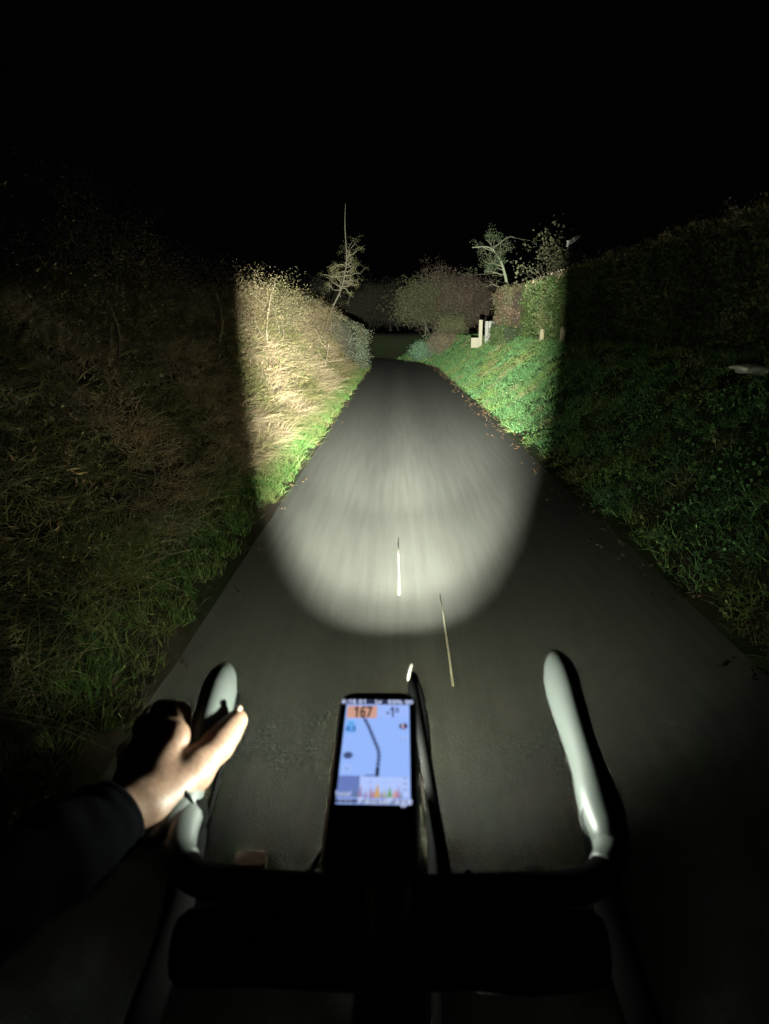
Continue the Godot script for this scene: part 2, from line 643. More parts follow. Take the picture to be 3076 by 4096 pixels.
func hedge(n: String, label: String, u0: float, u1: float, top: float, z0: float, z1: float, count: int, leaf: Mesh, tones: Array, rs: int, core: Color, slope := 0.0) -> void:
	# clipped hedge: a dense twiggy body with a skin of leaves in several depths
	var r := RandomNumberGenerator.new()
	r.seed = rs
	var t := thing(n, label, "hedge")
	var st := begin()
	st.set_smooth_group(1)
	var rings := []
	var z := z0 - 0.1
	while z > z1 + 0.1:
		var row := PackedVector3Array()
		var inner := u0 if absf(u0) < absf(u1) else u1
		var outer := u1 if inner == u0 else u0
		var s := signf(outer - inner)
		var base := land(inner + bend(z), z) - 0.1
		for e in [[0.14, 0.0], [0.12, 0.35], [0.13, 0.7], [0.2, 0.93], [0.5, 0.98], [0.85, 0.95], [0.9, 0.6], [0.9, 0.0]]:
			var u: float = lerpf(inner, outer, e[0]) + 0.05 * bumps.get_noise_2d(z * 14.0, e[1] * 40.0)
			var hh: float = lerpf(base, top + slope * absf(u - inner), e[1]) + 0.04 * bumps.get_noise_2d(z * 16.0 + 50, e[0] * 60.0)
			row.append(Vector3(u + bend(z), hh, z))
		if s > 0: row.reverse()
		rings.append(row)
		z -= 0.35
	loft(st, rings)
	obj("hedge_body", done(st), mat(core, 0.95), t)
	var P := []
	var C := []
	for i in count:
		var zz := lerpf(z0, z1, r.randf())
		var inner := u0 if absf(u0) < absf(u1) else u1
		var outer := u1 if inner == u0 else u0
		var u := inner
		var y := 0.0
		var base := land(inner + bend(zz), zz) + 0.05
		var q := r.randf()
		var ripple := 0.07 * bumps.get_noise_2d(zz * 9.0, q * 30.0)
		if q < 0.68:
			y = lerpf(base, top, r.randf())
			u = lerpf(inner, outer, 0.1 * r.randf()) + ripple + 0.06 * r.randfn() * absf(outer - inner)
		else:
			u = lerpf(inner, outer, r.randf())
			y = top + slope * absf(u - inner) + ripple + r.randf_range(-0.08, 0.04) + (0.12 * r.randf() if r.randf() < 0.1 else 0.0)
		if i % 9 == 0:
			zz = (z0 if i % 2 else z1) + r.randf_range(-0.1, 0.1)
			u = lerpf(inner, outer, r.randf())
			base = land(inner + bend(zz), zz)
			y = lerpf(base, top + slope * absf(u - inner), r.randf())
		P.append(spin(r, Vector3(u + bend(zz), y, zz), r.randf_range(0.7, 1.3), 0.9))
		var w := clampf(0.5 + patch.get_noise_3d(u * 2, y * 2.5, zz * 2) * 1.6, 0.0, 0.999)
		C.append(tone(r, Color(0.42, 0.33, 0.22) if q >= 0.68 and n == "clipped_hedge" and u0 > 0.0 and i % 9 else tones[int(w * tones.size())], 0.4))  # top leaves lightened: lamp spill on the hedge top put into their colour
	scatter("leaves", leaf, tinted(0.55, 0.2), P, C, t)

func left_hedge() -> void:
	var bark := mat(Color(0.10, 0.075, 0.045), 0.9)
	var r := RandomNumberGenerator.new()
	r.seed = 77
	var leaf := sprig(13, 0.032, 0.14, 0.11, 12)
	var lm := tinted(0.75, 0.2)
	# a row of brown brambly shrubs along the top of the left bank
	var kinds := ["nearest brown bramble shrub on the left bank, beside the rider", "second brown bramble shrub on the left bank, just past the nearest one", "brown leafy shrub on the left bank at the near edge of the beam", "sparse olive shrub above the pale straw of the left bank", "dense brown shrub on the left bank below the dark sky", "tangled tan shrub on the left bank before the bare sapling", "brown shrub on the left bank behind the bare sapling", "last brown shrub on the left bank, before the clipped hedge"]
	for i in 8:
		var z := -2.6 - 2.9 * i
		var x := -2.55 + r.randf_range(-0.2, 0.15)
		tree("bramble_shrub", kinds[i], "shrub", Vector3(x, land(x, z) - 0.05, z), Vector3(0.12, 1, 0.05), r.randf_range(1.2, 1.5) if i < 2 else r.randf_range(0.75, 1.0), 0.012, 2, 3, 100 + i, bark, leaf, lm, [Color(0.15, 0.115, 0.06), Color(0.11, 0.10, 0.045), Color(0.16, 0.125, 0.07)][i % 3], 5, 0.14, 0.3, "brown shrubs along the left bank", 7)
	# bare sapling with a tangle of twigs half way up
	var x := -2.15
	var z := -21.0
	var t := thing("bare_sapling", "tall bare sapling with a knot of twigs above the left bank", "tree", Vector3(x, land(x, z), z))
	var st := begin()
	var sap := []
	for i in 21: sap.append(lerpf(0.028, 0.004, i / 20.0))
	tube(st, smooth_path([Vector3(0, -0.1, 0), Vector3(0.28, 0.8, 0), Vector3(0.62, 1.5, 0.02), Vector3(0.76, 2.2, 0), Vector3(0.73, 3.1, 0.02), Vector3(0.75, 3.7, 0)], 4), sap, 7)
	obj("trunk", done(st), mat(Color(0.075, 0.068, 0.042), 0.9), t)
	var tips := []
	for i in 22:
		st = begin()
		var a := r.randf() * TAU
		var y := 1.15 + 1.15 * r.randf()
		branch(st, r, Vector3(0.62 + 0.15 * (y - 1.5), y, 0), Vector3(cos(a) + 0.25, r.randf_range(-0.25, 0.7), sin(a) * 0.6).normalized(), r.randf_range(0.3, 0.62), 0.013, 2, tips, 0.32, 3, Vector3(0, -0.03, 0))
		obj("branch", done(st), mat(Color(0.115, 0.10, 0.06), 0.9), t)
	var P := []
	var C := []
	for p in tips:
		if r.randf() < 0.5:
			P.append(spin(r, p, r.randf_range(0.4, 0.9), 0.9))
			C.append(tone(r, Color(0.13, 0.13, 0.05), 0.4))
	scatter("leaves", leaf, lm, P, C, t)
	# old man of dead stems leaning out of the bank
	for i in 5:
		z = -9.0 - 2.6 * i + r.randf_range(-0.5, 0.5)
		x = -2.1 + 0.18 * r.randfn()
		st = begin()
		tips = []
		branch(st, r, Vector3.ZERO, Vector3(0.5 - 0.2 * i, 1, 0.5).normalized(), r.randf_range(0.7, 1.1), 0.014, 1, tips, 0.2, 3)
		var o := obj("dead_stem", done(st), mat(Color(0.24, 0.2, 0.13), 0.9))
		o.position = Vector3(x, land(x, z) - 0.03, z)
		tag(o, ["pale dead forked stem standing nearest in the straw of the left bank", "pale dead stem leaning upright from the middle of the left bank", "pale dead stem rising left of the sapling foot", "pale dead stem leaning left beside the bare sapling", "pale dead stem farthest up the left bank"][i], "dead stem", "dead stems on the left bank")
	hedge("clipped_hedge", "pale grey-green clipped hedge at the far left of the lane, sloping up from the road", -1.12, -2.9, 1.35, -23.5, -37.0, 5200, sprig(7, 0.045, 0.4, 0.08, 31), [Color(0.08, 0.07, 0.04), Color(0.085, 0.10, 0.055), Color(0.10, 0.12, 0.075), Color(0.13, 0.15, 0.10)], 41, Color(0.03, 0.026, 0.016), 0.55)

func right_hedge() -> void:
	hedge("clipped_hedge", "long clipped green leafy hedge on top of the right bank", 3.55, 4.5, 2.55, 2.0, -20.5, 13000, sprig(7, 0.055, 0.36, 0.09, 33), [Color(0.05, 0.07, 0.02), Color(0.065, 0.105, 0.03), Color(0.08, 0.13, 0.04), Color(0.12, 0.14, 0.055)], 43, Color(0.02, 0.02, 0.01))
	hedge("beech_hedge", "short reddish brown hedge between the green hedge and the pale gate", 3.1, 4.3, 2.5, -20.7, -22.8, 2600, sprig(7, 0.055, 0.36, 0.09, 34), [Color(0.11, 0.075, 0.045), Color(0.095, 0.075, 0.042), Color(0.085, 0.08, 0.04)], 44, Color(0.025, 0.016, 0.01))
	hedge("box_bush", "low green bush at the foot of the reddish brown hedge", 2.95, 3.5, 1.45, -20.4, -22.6, 900, sprig(7, 0.04, 0.4, 0.07, 35), [Color(0.04, 0.07, 0.02), Color(0.06, 0.09, 0.03)], 45, Color(0.015, 0.02, 0.008))

func far_planting() -> void:
	var bark := mat(Color(0.085, 0.08, 0.05), 0.9)
	var lm := tinted(0.8, 0.2)
	var leaf := sprig(7, 0.07, 0.32, 0.14, 51)
	var brown := Color(0.095, 0.07, 0.05)
	var olive := Color(0.08, 0.08, 0.042)
	# the bent tree by the gate
	var r := RandomNumberGenerator.new()
	r.seed = 5
	var z := -24.0
	var x := 3.75
	var t := thing("bent_tree", "slender pale tree bending left over the lane beside the pale gate", "tree", Vector3(x, land(x, z), z))
	var st := begin()
	var path := smooth_path([Vector3(-0.08, -0.1, 0), Vector3(-0.1, 1.1, 0), Vector3(-0.22, 1.8, 0), Vector3(-0.45, 2.4, 0.05), Vector3(-0.8, 2.75, 0.1), Vector3(-1.35, 2.75, 0.1)], 5)
	var radii := []
	for i in path.size(): radii.append(lerpf(0.085, 0.008, pow(float(i) / path.size(), 0.8)))
	tube(st, path, radii, 8)
	obj("trunk", done(st), mat(Color(0.14, 0.165, 0.1), 0.85), t)
	var tips := []
	for i in 11:
		st = begin()
		var q: Vector3 = path[9 + i] if i > 1 else path[8]
		branch(st, r, q, (Vector3(-1.0, -0.15, r.randfn() * 0.4) if i < 3 else Vector3(r.randfn() - 0.3, 0.6, r.randfn() * 0.6)).normalized(), r.randf_range(0.5, 0.9), 0.022, 2, tips, 0.3, 3, Vector3(0, -0.02, 0))
		obj("branch", done(st), mat(Color(0.12, 0.12, 0.075), 0.85), t)
	var P := []
	var C := []
	for p in tips:
		if p.y > 2.0:
			P.append(spin(r, p, r.randf_range(0.5, 0.9), 0.9))
			C.append(tone(r, Color(0.06, 0.085, 0.04), 0.4))
	scatter("leaves", leaf, lm, P, C, t)
	# bare trees behind the green hedge
	tree("bare_tree", "dim bare twiggy tree rising behind the green hedge, right of the bent tree", "tree", Vector3(4.9, 1.1, -18.5), Vector3(0.05, 1, 0), 2.6, 0.07, 3, 4, 61, bark, leaf, lm, olive, 1, 0.2, 0.22, "bare trees behind the right hedge", 2)
	tree("bare_tree", "dimmer bare tree behind the green hedge, farther right", "tree", Vector3(6.0, 1.1, -16.0), Vector3(0.1, 1, 0), 2.7, 0.07, 3, 4, 62, bark, leaf, lm, olive, 1, 0.2, 0.22, "bare trees behind the right hedge", 2)
	# brown trees where the lane bends
	var spots := [[1.75, -36.0, 3.5, "leftmost pale-stemmed tree of the brown clump at the bend", olive], [2.35, -37.5, 3.8, "tall brown leafy tree in the middle of the clump at the bend", brown], [3.0, -36.5, 3.5, "reddish brown tree at the right of the clump at the bend", brown], [3.6, -38.0, 3.5, "lowest brown tree of the clump, nearest the pale gate", brown]]
	for i in 4:
		var s = spots[i]
		tree("brown_tree", s[3], "tree", Vector3(s[0], land(s[0], s[1]) - 0.1, s[1]), Vector3(0, 1, 0), s[2] * 0.72, 0.045, 3, 4, 70 + i, bark, leaf, lm, s[4], 8, 0.3, 0.1, "brown trees at the bend of the lane", 3)
	for i in 4:
		var q := [[-2.2, -52.0, 3.2], [0.0, -54.0, 3.4], [2.2, -50.0, 3.4], [-4.6, -50.0, 3.0]][i] as Array
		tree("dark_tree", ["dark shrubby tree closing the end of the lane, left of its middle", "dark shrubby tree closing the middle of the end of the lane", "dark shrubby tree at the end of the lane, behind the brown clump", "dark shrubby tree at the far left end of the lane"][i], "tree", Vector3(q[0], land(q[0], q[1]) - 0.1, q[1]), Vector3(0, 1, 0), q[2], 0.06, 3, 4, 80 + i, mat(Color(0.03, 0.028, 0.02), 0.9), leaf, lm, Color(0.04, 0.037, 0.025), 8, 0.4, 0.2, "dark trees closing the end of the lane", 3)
	# low planting on the right verge where the lane narrows
	tree("heather_clump", "low brownish clump on the right verge where the lane narrows", "shrub", Vector3(1.95, land(1.95, -30.5) - 0.05, -30.5), Vector3(0, 1, 0), 0.75, 0.012, 2, 4, 91, bark, sprig(8, 0.05, 0.3, 0.09, 36), lm, Color(0.15, 0.125, 0.08), 4, 0.16, 0.25, "", 9)
	tree("low_bush", "low pale green bush at the far right edge of the lane", "shrub", Vector3(1.25, land(1.25, -31.5) - 0.05, -31.5), Vector3(0, 1, 0), 0.55, 0.01, 2, 4, 92, bark, sprig(8, 0.05, 0.35, 0.09, 37), lm, Color(0.11, 0.19, 0.11), 4, 0.16, 0.25, "", 9)
	tree("low_bush", "low olive bush between the pale green bush and the brown trees at the bend", "shrub", Vector3(2.5, land(2.5, -32.5) - 0.05, -32.5), Vector3(0, 1, 0), 0.8, 0.012, 2, 4, 93, bark, sprig(8, 0.05, 0.3, 0.09, 38), lm, Color(0.10, 0.10, 0.05), 4, 0.18, 0.25, "", 9)

func gate_and_posts() -> void:
	var cream := mat(Color(0.25, 0.23, 0.16), 0.7)
	var grey := mat(Color(0.22, 0.22, 0.19), 0.75)
	var z := -24.3
	var x := 2.97
	var t := thing("gate", "small pale boarded gate between the brown trees and the reddish hedge", "gate", Vector3(x, land(x, z) - 0.05, z))
	var bits := [["gate_post", Vector3(-0.17, 0.42, 0.0), Vector3(0.06, 0.44, 0.06), cream], ["board", Vector3(0.035, 0.43, 0.0), Vector3(0.052, 0.39, 0.014), grey], ["board", Vector3(0.147, 0.43, 0.004), Vector3(0.055, 0.385, 0.014), grey], ["board", Vector3(0.26, 0.43, 0.0), Vector3(0.053, 0.39, 0.014), grey], ["rail", Vector3(0.147, 0.2, -0.03), Vector3(0.17, 0.04, 0.012), grey], ["rail", Vector3(0.147, 0.66, -0.03), Vector3(0.17, 0.04, 0.012), grey], ["step", Vector3(-0.36, 0.13, 0.02), Vector3(0.125, 0.16, 0.12), cream]]
	for b in bits:
		var st := begin()
		block(st, b[1], b[2], 0.008)
		obj(b[0], done(st), b[3], t)
	var spots := [[3.42, -17.2, 0.3, "short pale stake at the foot of the green hedge, left of two"], [3.45, -15.2, 0.36, "short pale stake below the green hedge, right of two, at the beam's dark edge"]]
	for s in spots:
		var st := begin()
		var y: float = s[2]
		var rr := []
		var base := Vector3.ZERO
		for e in [[-0.1, 0.062], [y * 0.9, 0.058], [y, 0.045], [y + 0.01, 0.02]]:
			rr.append(ring(base + Vector3(0.02 * e[0], e[0], 0), Vector3.UP, Vector3.BACK, e[1], e[1], 12))
		loft(st, rr)
		var o := obj("stake", done(st), mat(Color(0.3, 0.26, 0.16), 0.8))
		o.position = Vector3(s[0], land(s[0], s[1]), s[1])
		tag(o, s[3], "stake", "pale stakes below the right hedge")

# ------------------------------------------------------------------ bicycle
func bicycle() -> void:
	var black := mat(Color(0.006, 0.006, 0.006), 0.6, 0.0, 0.2)
	var tape := mat(Color(0.005, 0.005, 0.005), 0.9, 0.0, 0.1)
	var rubber := mat(Color(0.125, 0.138, 0.13), 0.42, 0.0, 0.55)
	var steel := mat(Color(0.35, 0.35, 0.35), 0.35, 0.8)
	var b := thing("bicycle", "dark drop-bar bicycle seen from the saddle, pale grey lit brake hoods", "bicycle")
	var st := begin()
	# the bar: flat top, corners, then the drops
	var half := [Vector3(0, 0.901, -0.52), Vector3(0.08, 0.902, -0.521), Vector3(0.14, 0.905, -0.522), Vector3(0.178, 0.912, -0.527), Vector3(0.198, 0.920, -0.552), Vector3(0.203, 0.921, -0.60), Vector3(0.208, 0.90, -0.632), Vector3(0.213, 0.86, -0.63), Vector3(0.217, 0.815, -0.585), Vector3(0.22, 0.795, -0.53), Vector3(0.222, 0.788, -0.47)]
	var whole := []
	for i in range(half.size() - 1, 0, -1): whole.append(half[i] * Vector3(-1, 1, 1))
	for p in half: whole.append(p)
	tube(st, smooth_path(whole, 4), 0.0155, 12)
	obj("handlebar", done(st), tape, b)
	for s in [-1.0, 1.0]:
		# hood: from the bar's corner forward to the raised horn
		st = begin()
		var rings := []
		var line := [[0.201, 0.921, -0.548, 0.0165, 0.0165], [0.201, 0.925, -0.575, 0.0178, 0.0185], [0.2005, 0.930, -0.598, 0.0205, 0.023], [0.2, 0.936, -0.618, 0.0195, 0.0235], [0.199, 0.944, -0.642, 0.0165, 0.0235], [0.197, 0.954, -0.667, 0.0158, 0.025], [0.195, 0.965, -0.693, 0.0165, 0.0275], [0.1935, 0.976, -0.717, 0.018, 0.0305], [0.192, 0.986, -0.739, 0.0188, 0.032], [0.191, 0.992, -0.756, 0.0175, 0.029], [0.190, 0.995, -0.769, 0.014, 0.022], [0.19, 0.993, -0.777, 0.009, 0.014], [0.19, 0.991, -0.781, 0.003, 0.005]]
		var low := 0.0 if s > 0 else -0.018
		for i in line.size():
			var e = line[i]
			var c := Vector3(e[0] * s - (0.012 if s < 0 else 0.0), e[1] + low * clampf(i / 6.0, 0.0, 1.0), e[2])
			var nx = line[min(i + 1, line.size() - 1)]
			var pv = line[max(i - 1, 0)]
			var d := Vector3((nx[0] - pv[0]) * s, nx[1] - pv[1], nx[2] - pv[2]).normalized()
			rings.append(ring(c, d, Vector3.UP, e[3], e[4], 20, 2.0))
		loft(st, rings)
		var h := obj("brake_hood", done(st), rubber, b)
		st = begin()
		tube(st, smooth_path([Vector3(0.203 * s, 0.922, -0.592), Vector3(0.201 * s, 0.922, -0.566), Vector3(0.197 * s, 0.9205, -0.546), Vector3(0.189 * s, 0.917, -0.534)], 5), 0.0168, 14)
		obj("bar_tape", done(st), rubber, b)
		st = begin()    # rib of the hood where it meets the bar tape
		var torus := []
		for k in 17:
			var a := TAU * k / 16
			torus.append(Vector3(0.201 * s - (0.012 if s < 0 else 0.0) + 0.02 * cos(a), 0.927 + 0.0225 * sin(a), -0.592 - 0.006 * sin(a)))
		tube(st, torus, 0.0022, 6, Vector3.BACK)
		obj("hood_rib", done(st), rubber, h)
		# lever blade hanging in front of and below the hood
		st = begin()
		rings = []
		for e in [[0.194, 0.972, -0.772, 0.006, 0.010], [0.199, 0.945, -0.782, 0.005, 0.010], [0.208, 0.90, -0.772, 0.004, 0.009], [0.216, 0.86, -0.747, 0.004, 0.008], [0.222, 0.835, -0.727, 0.0035, 0.007], [0.224, 0.83, -0.724, 0.001, 0.002]]:
			rings.append(ring(Vector3(e[0] * s, e[1] + low, e[2]), Vector3(0, -1, 0.2), Vector3.BACK, e[3], e[4], 10))
		loft(st, rings)
		obj("brake_lever", done(st), black, b)
	# stem, steerer, head tube, fork and front wheel
	st = begin()
	var rs := []
	for e in [[-0.39, 0.875, 0.03, 0.024], [-0.42, 0.88, 0.028, 0.024], [-0.48, 0.893, 0.02, 0.02], [-0.51, 0.899, 0.024, 0.024], [-0.532, 0.902, 0.023, 0.022]]:
		rs.append(ring(Vector3(-0.004, e[1], e[0]), Vector3(0, 0.1, -1), Vector3.UP, e[2], e[3], 14, 2.6))
	loft(st, rs)
	obj("stem", done(st), black, b)
	st = begin()
	tube(st, [Vector3(-0.004, 0.90, -0.408), Vector3(-0.004, 0.70, -0.485)], 0.021, 14)
	obj("head_tube", done(st), black, b)
	st = begin()
	tube(st, [Vector3(-0.004, 0.73, -0.475), Vector3(-0.004, 0.71, -0.484)], 0.033, 14)
	for s in [-1.0, 1.0]:
		tube(st, smooth_path([Vector3(-0.004, 0.705, -0.487), Vector3(-0.004 + 0.05 * s, 0.68, -0.496), Vector3(-0.004 + 0.055 * s, 0.5, -0.55), Vector3(-0.004 + 0.056 * s, 0.34, -0.615)], 4), 0.013, 8)
	obj("fork", done(st), black, b)
	st = begin()
	tube(st, [Vector3(-0.004, 0.84, -0.43), Vector3(-0.004, 0.80, 0.12)], 0.018, 12)
	obj("top_tube", done(st), black, b)
	st = begin()
	tube(st, [Vector3(-0.004, 0.72, -0.475), Vector3(-0.004, 0.28, 0.02)], 0.022, 12)
	obj("down_tube", done(st), black, b)
	st = begin()
	tube(st, [Vector3(-0.004, 0.28, 0.02), Vector3(-0.004, 0.84, 0.14)], 0.017, 12)
	obj("seat_tube", done(st), black, b)
	var wheel := Node3D.new()
	wheel.name = "front_wheel"
	wheel.position = Vector3(-0.004, 0.34, -0.615)
	b.add_child(wheel, true)
	for e in [["tyre", 0.326, 0.0165, 48, tape], ["rim", 0.303, 0.011, 40, black]]:
		st = begin()
		var loop := []
		for k in 41:
			var a := TAU * k / 40
			loop.append(Vector3(0, e[1] * sin(a), e[1] * cos(a)))
		tube(st, loop, e[2], 10, Vector3(1, 0.01, 0.02))
		obj(e[0], done(st), e[4], wheel)
	st = begin()
	tube(st, [Vector3(-0.05, 0, 0), Vector3(0.05, 0, 0)], 0.018, 12, Vector3.UP)
	obj("hub", done(st), black, wheel)
	for k in 20:
		st = begin()
		var a := TAU * k / 20
		tube(st, [Vector3(0.03 if k % 2 else -0.03, 0.018 * sin(a), 0.018 * cos(a)), Vector3(0, 0.295 * sin(a + 0.1), 0.295 * cos(a + 0.1))], 0.001, 4)
		obj("spoke", done(st), steel, wheel)
	# black hose added in place of the soft shadow stripe beside the computer
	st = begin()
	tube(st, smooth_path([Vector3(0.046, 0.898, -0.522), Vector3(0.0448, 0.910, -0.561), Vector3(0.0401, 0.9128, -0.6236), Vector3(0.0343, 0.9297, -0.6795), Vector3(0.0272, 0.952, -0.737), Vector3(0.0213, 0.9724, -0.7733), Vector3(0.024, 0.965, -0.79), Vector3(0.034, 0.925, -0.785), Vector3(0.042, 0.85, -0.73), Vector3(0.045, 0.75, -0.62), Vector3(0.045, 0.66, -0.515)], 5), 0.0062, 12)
	obj("shade_stripe_hose", done(st), mat(Color(0.003, 0.003, 0.003), 0.95, 0.0, 0.05), b)
	st = begin()
	tube(st, smooth_path([Vector3(0.0165, 0.973, -0.772), Vector3(0.0178, 0.983, -0.7745), Vector3(0.0208, 0.992, -0.779)], 5), 0.0014, 6)
	obj("tie_end", done(st), mat(Color(0.4, 0.36, 0.3), 0.5), b)
	st = begin()
	tube(st, smooth_path([Vector3(-0.085, 0.89, -0.53), Vector3(-0.07, 0.915, -0.545), Vector3(-0.05, 0.93, -0.552), Vector3(-0.025, 0.933, -0.552), Vector3(-0.005, 0.90, -0.52)], 6), 0.0028, 8)
	obj("gear_cable", done(st), mat(Color(0.03, 0.03, 0.03), 0.4), b)
	# mount that carries the computer and the lamp
	st = begin()
	tube(st, smooth_path([Vector3(-0.014, 0.925, -0.515), Vector3(-0.014, 0.955, -0.53), Vector3(-0.014, 0.972, -0.56), Vector3(-0.014, 0.975, -0.62)], 5), 0.008, 8)
	tube(st, smooth_path([Vector3(-0.014, 0.975, -0.61), Vector3(-0.013, 0.965, -0.70), Vector3(-0.012, 0.95, -0.75), Vector3(-0.012, 0.926, -0.762)], 4), 0.007, 8)
	tube(st, [Vector3(-0.014, 0.975, -0.60), Vector3(-0.014, 1.0, -0.595)], 0.014, 12)
	tube(st, [Vector3(-0.024, 0.901, -0.52), Vector3(-0.004, 0.901, -0.52)], 0.02, 14, Vector3.UP)
	obj("mount", done(st), black, b)
	st = begin()
	block(st, Vector3(0.0155, 0.80, -0.675), Vector3(0.006, 0.011, 0.002), 0.002)
	var clip := obj("hose_clip", done(st), mat(Color(0.55, 0.55, 0.45), 0.4), b)
	clip.set_meta("label", "small pale clip lit below the computer")

func headlamp() -> void:
	var t := thing("headlamp", "black bicycle headlamp hung under the bike computer, throwing the beam ahead", "lamp", LAMP_AT)
	var black := mat(Color(0.006, 0.006, 0.006), 0.9, 0.0, 0.1)
	# the opening that shapes the beam: round below, squarer above
	var hole := []
	var hw := 0.0083
	for e in [[hw + 0.0003, -0.0101, 0.0070, 3], [hw + 0.0003, -0.0003, 0.001, 0], [-hw, -0.0003, 0.0026, 1], [-hw, -0.0101, 0.0068, 2]]:
		var c := Vector2(e[0] - signf(e[0]) * e[2], e[1] - signf(e[1]) * e[2])
		for k in 7:
			var a: float = PI / 2 * (e[3] + k / 6.0)
			hole.append(c + Vector2(cos(a), sin(a)) * e[2])
	var dense := []
	for i in hole.size():
		var to: Vector2 = hole[(i + 1) % hole.size()]
		var parts := maxi(1, int((to - hole[i]).length() / 0.001))
		for k in parts: dense.append((hole[i] as Vector2).lerp(to, float(k) / parts))
	hole = dense
	var st := begin()
	st.set_smooth_group(-1)
	for i in hole.size():
		var a: Vector2 = hole[i]
		var b2: Vector2 = hole[(i + 1) % hole.size()]
		var oa := edge_of(a)
		var ob := edge_of(b2)
		for zz in [0.0, 0.001]:
			quad(st, Vector3(a.x, a.y, zz), Vector3(oa.x, oa.y, zz), Vector3(ob.x, ob.y, zz), Vector3(b2.x, b2.y, zz))
		quad(st, Vector3(a.x, a.y, 0), Vector3(b2.x, b2.y, 0), Vector3(b2.x, b2.y, 0.001), Vector3(a.x, a.y, 0.001))
	obj("front_plate", done(st), black, t)
	st = begin()
	var shell := []
	for e in [[0.0002, 0.0154], [0.004, 0.0154], [0.006, 0.0148], [0.05, 0.0148], [0.07, 0.0145], [0.077, 0.012], [0.08, 0.006]]:
		shell.append(ring(Vector3(0, 0, e[0]), Vector3.BACK, Vector3.UP, e[1], e[1], 28))
	loft(st, shell, false)
	var back := ring(Vector3(0, 0, 0.08), Vector3.BACK, Vector3.UP, 0.006, 0.006, 28)
	for k in 28:
		for p in [Vector3(0, 0, 0.081), back[k], back[(k + 1) % 28]]: st.add_vertex(p)
	obj("housing", done(st), black, t)
	st = begin()
	block(st, Vector3(0, -0.002, 0.046), Vector3(0.004, 0.010, 0.003), 0.0005)
	var glow := mat(Color(0.3, 0.3, 0.28), 0.6)
	glow.emission_enabled = true
	glow.emission = Color(1, 0.97, 0.9)
	glow.emission_energy_multiplier = 0.02
	obj("led", done(st), glow, t)
	st = begin()
	var loop := []
	for k in 33:
		var a := TAU * k / 32
		loop.append(Vector3(0.0135 * cos(a), 0.0135 * sin(a), -0.0015))
	tube(st, loop, 0.0012, 6, Vector3.BACK)
	var rim := mat(Color(0.5, 0.5, 0.48), 0.5)
	rim.emission_enabled = true
	rim.emission = Color(1, 0.97, 0.9)
	rim.emission_energy_multiplier = 0.04
	obj("light_ring", done(st), rim, t)
	var o := FILL_AT - LAMP_AT
	st = begin()
	block(st, o + Vector3(0, -0.002, 0.024), Vector3(0.03, 0.016, 0.008), 0.004)  # added block that keeps the fill light off the bar
	obj("added_fill_shield", done(st), black, t)
	st = begin()
	var dome := []  # glowing dome added round the unseen fill light
	for e in [[-0.0105, 0.003], [-0.009, 0.006], [-0.004, 0.0102], [0.003, 0.0108], [0.009, 0.0108], [0.0155, 0.0108]]:
		dome.append(ring(o + Vector3(0, 0, e[0]), Vector3.BACK, Vector3.UP, e[1], e[1], 18))
	loft(st, dome)
	obj("added_fill_dome", done(st), rim, t)

func edge_of(p: Vector2) -> Vector2:
	return p.normalized() * 0.0154

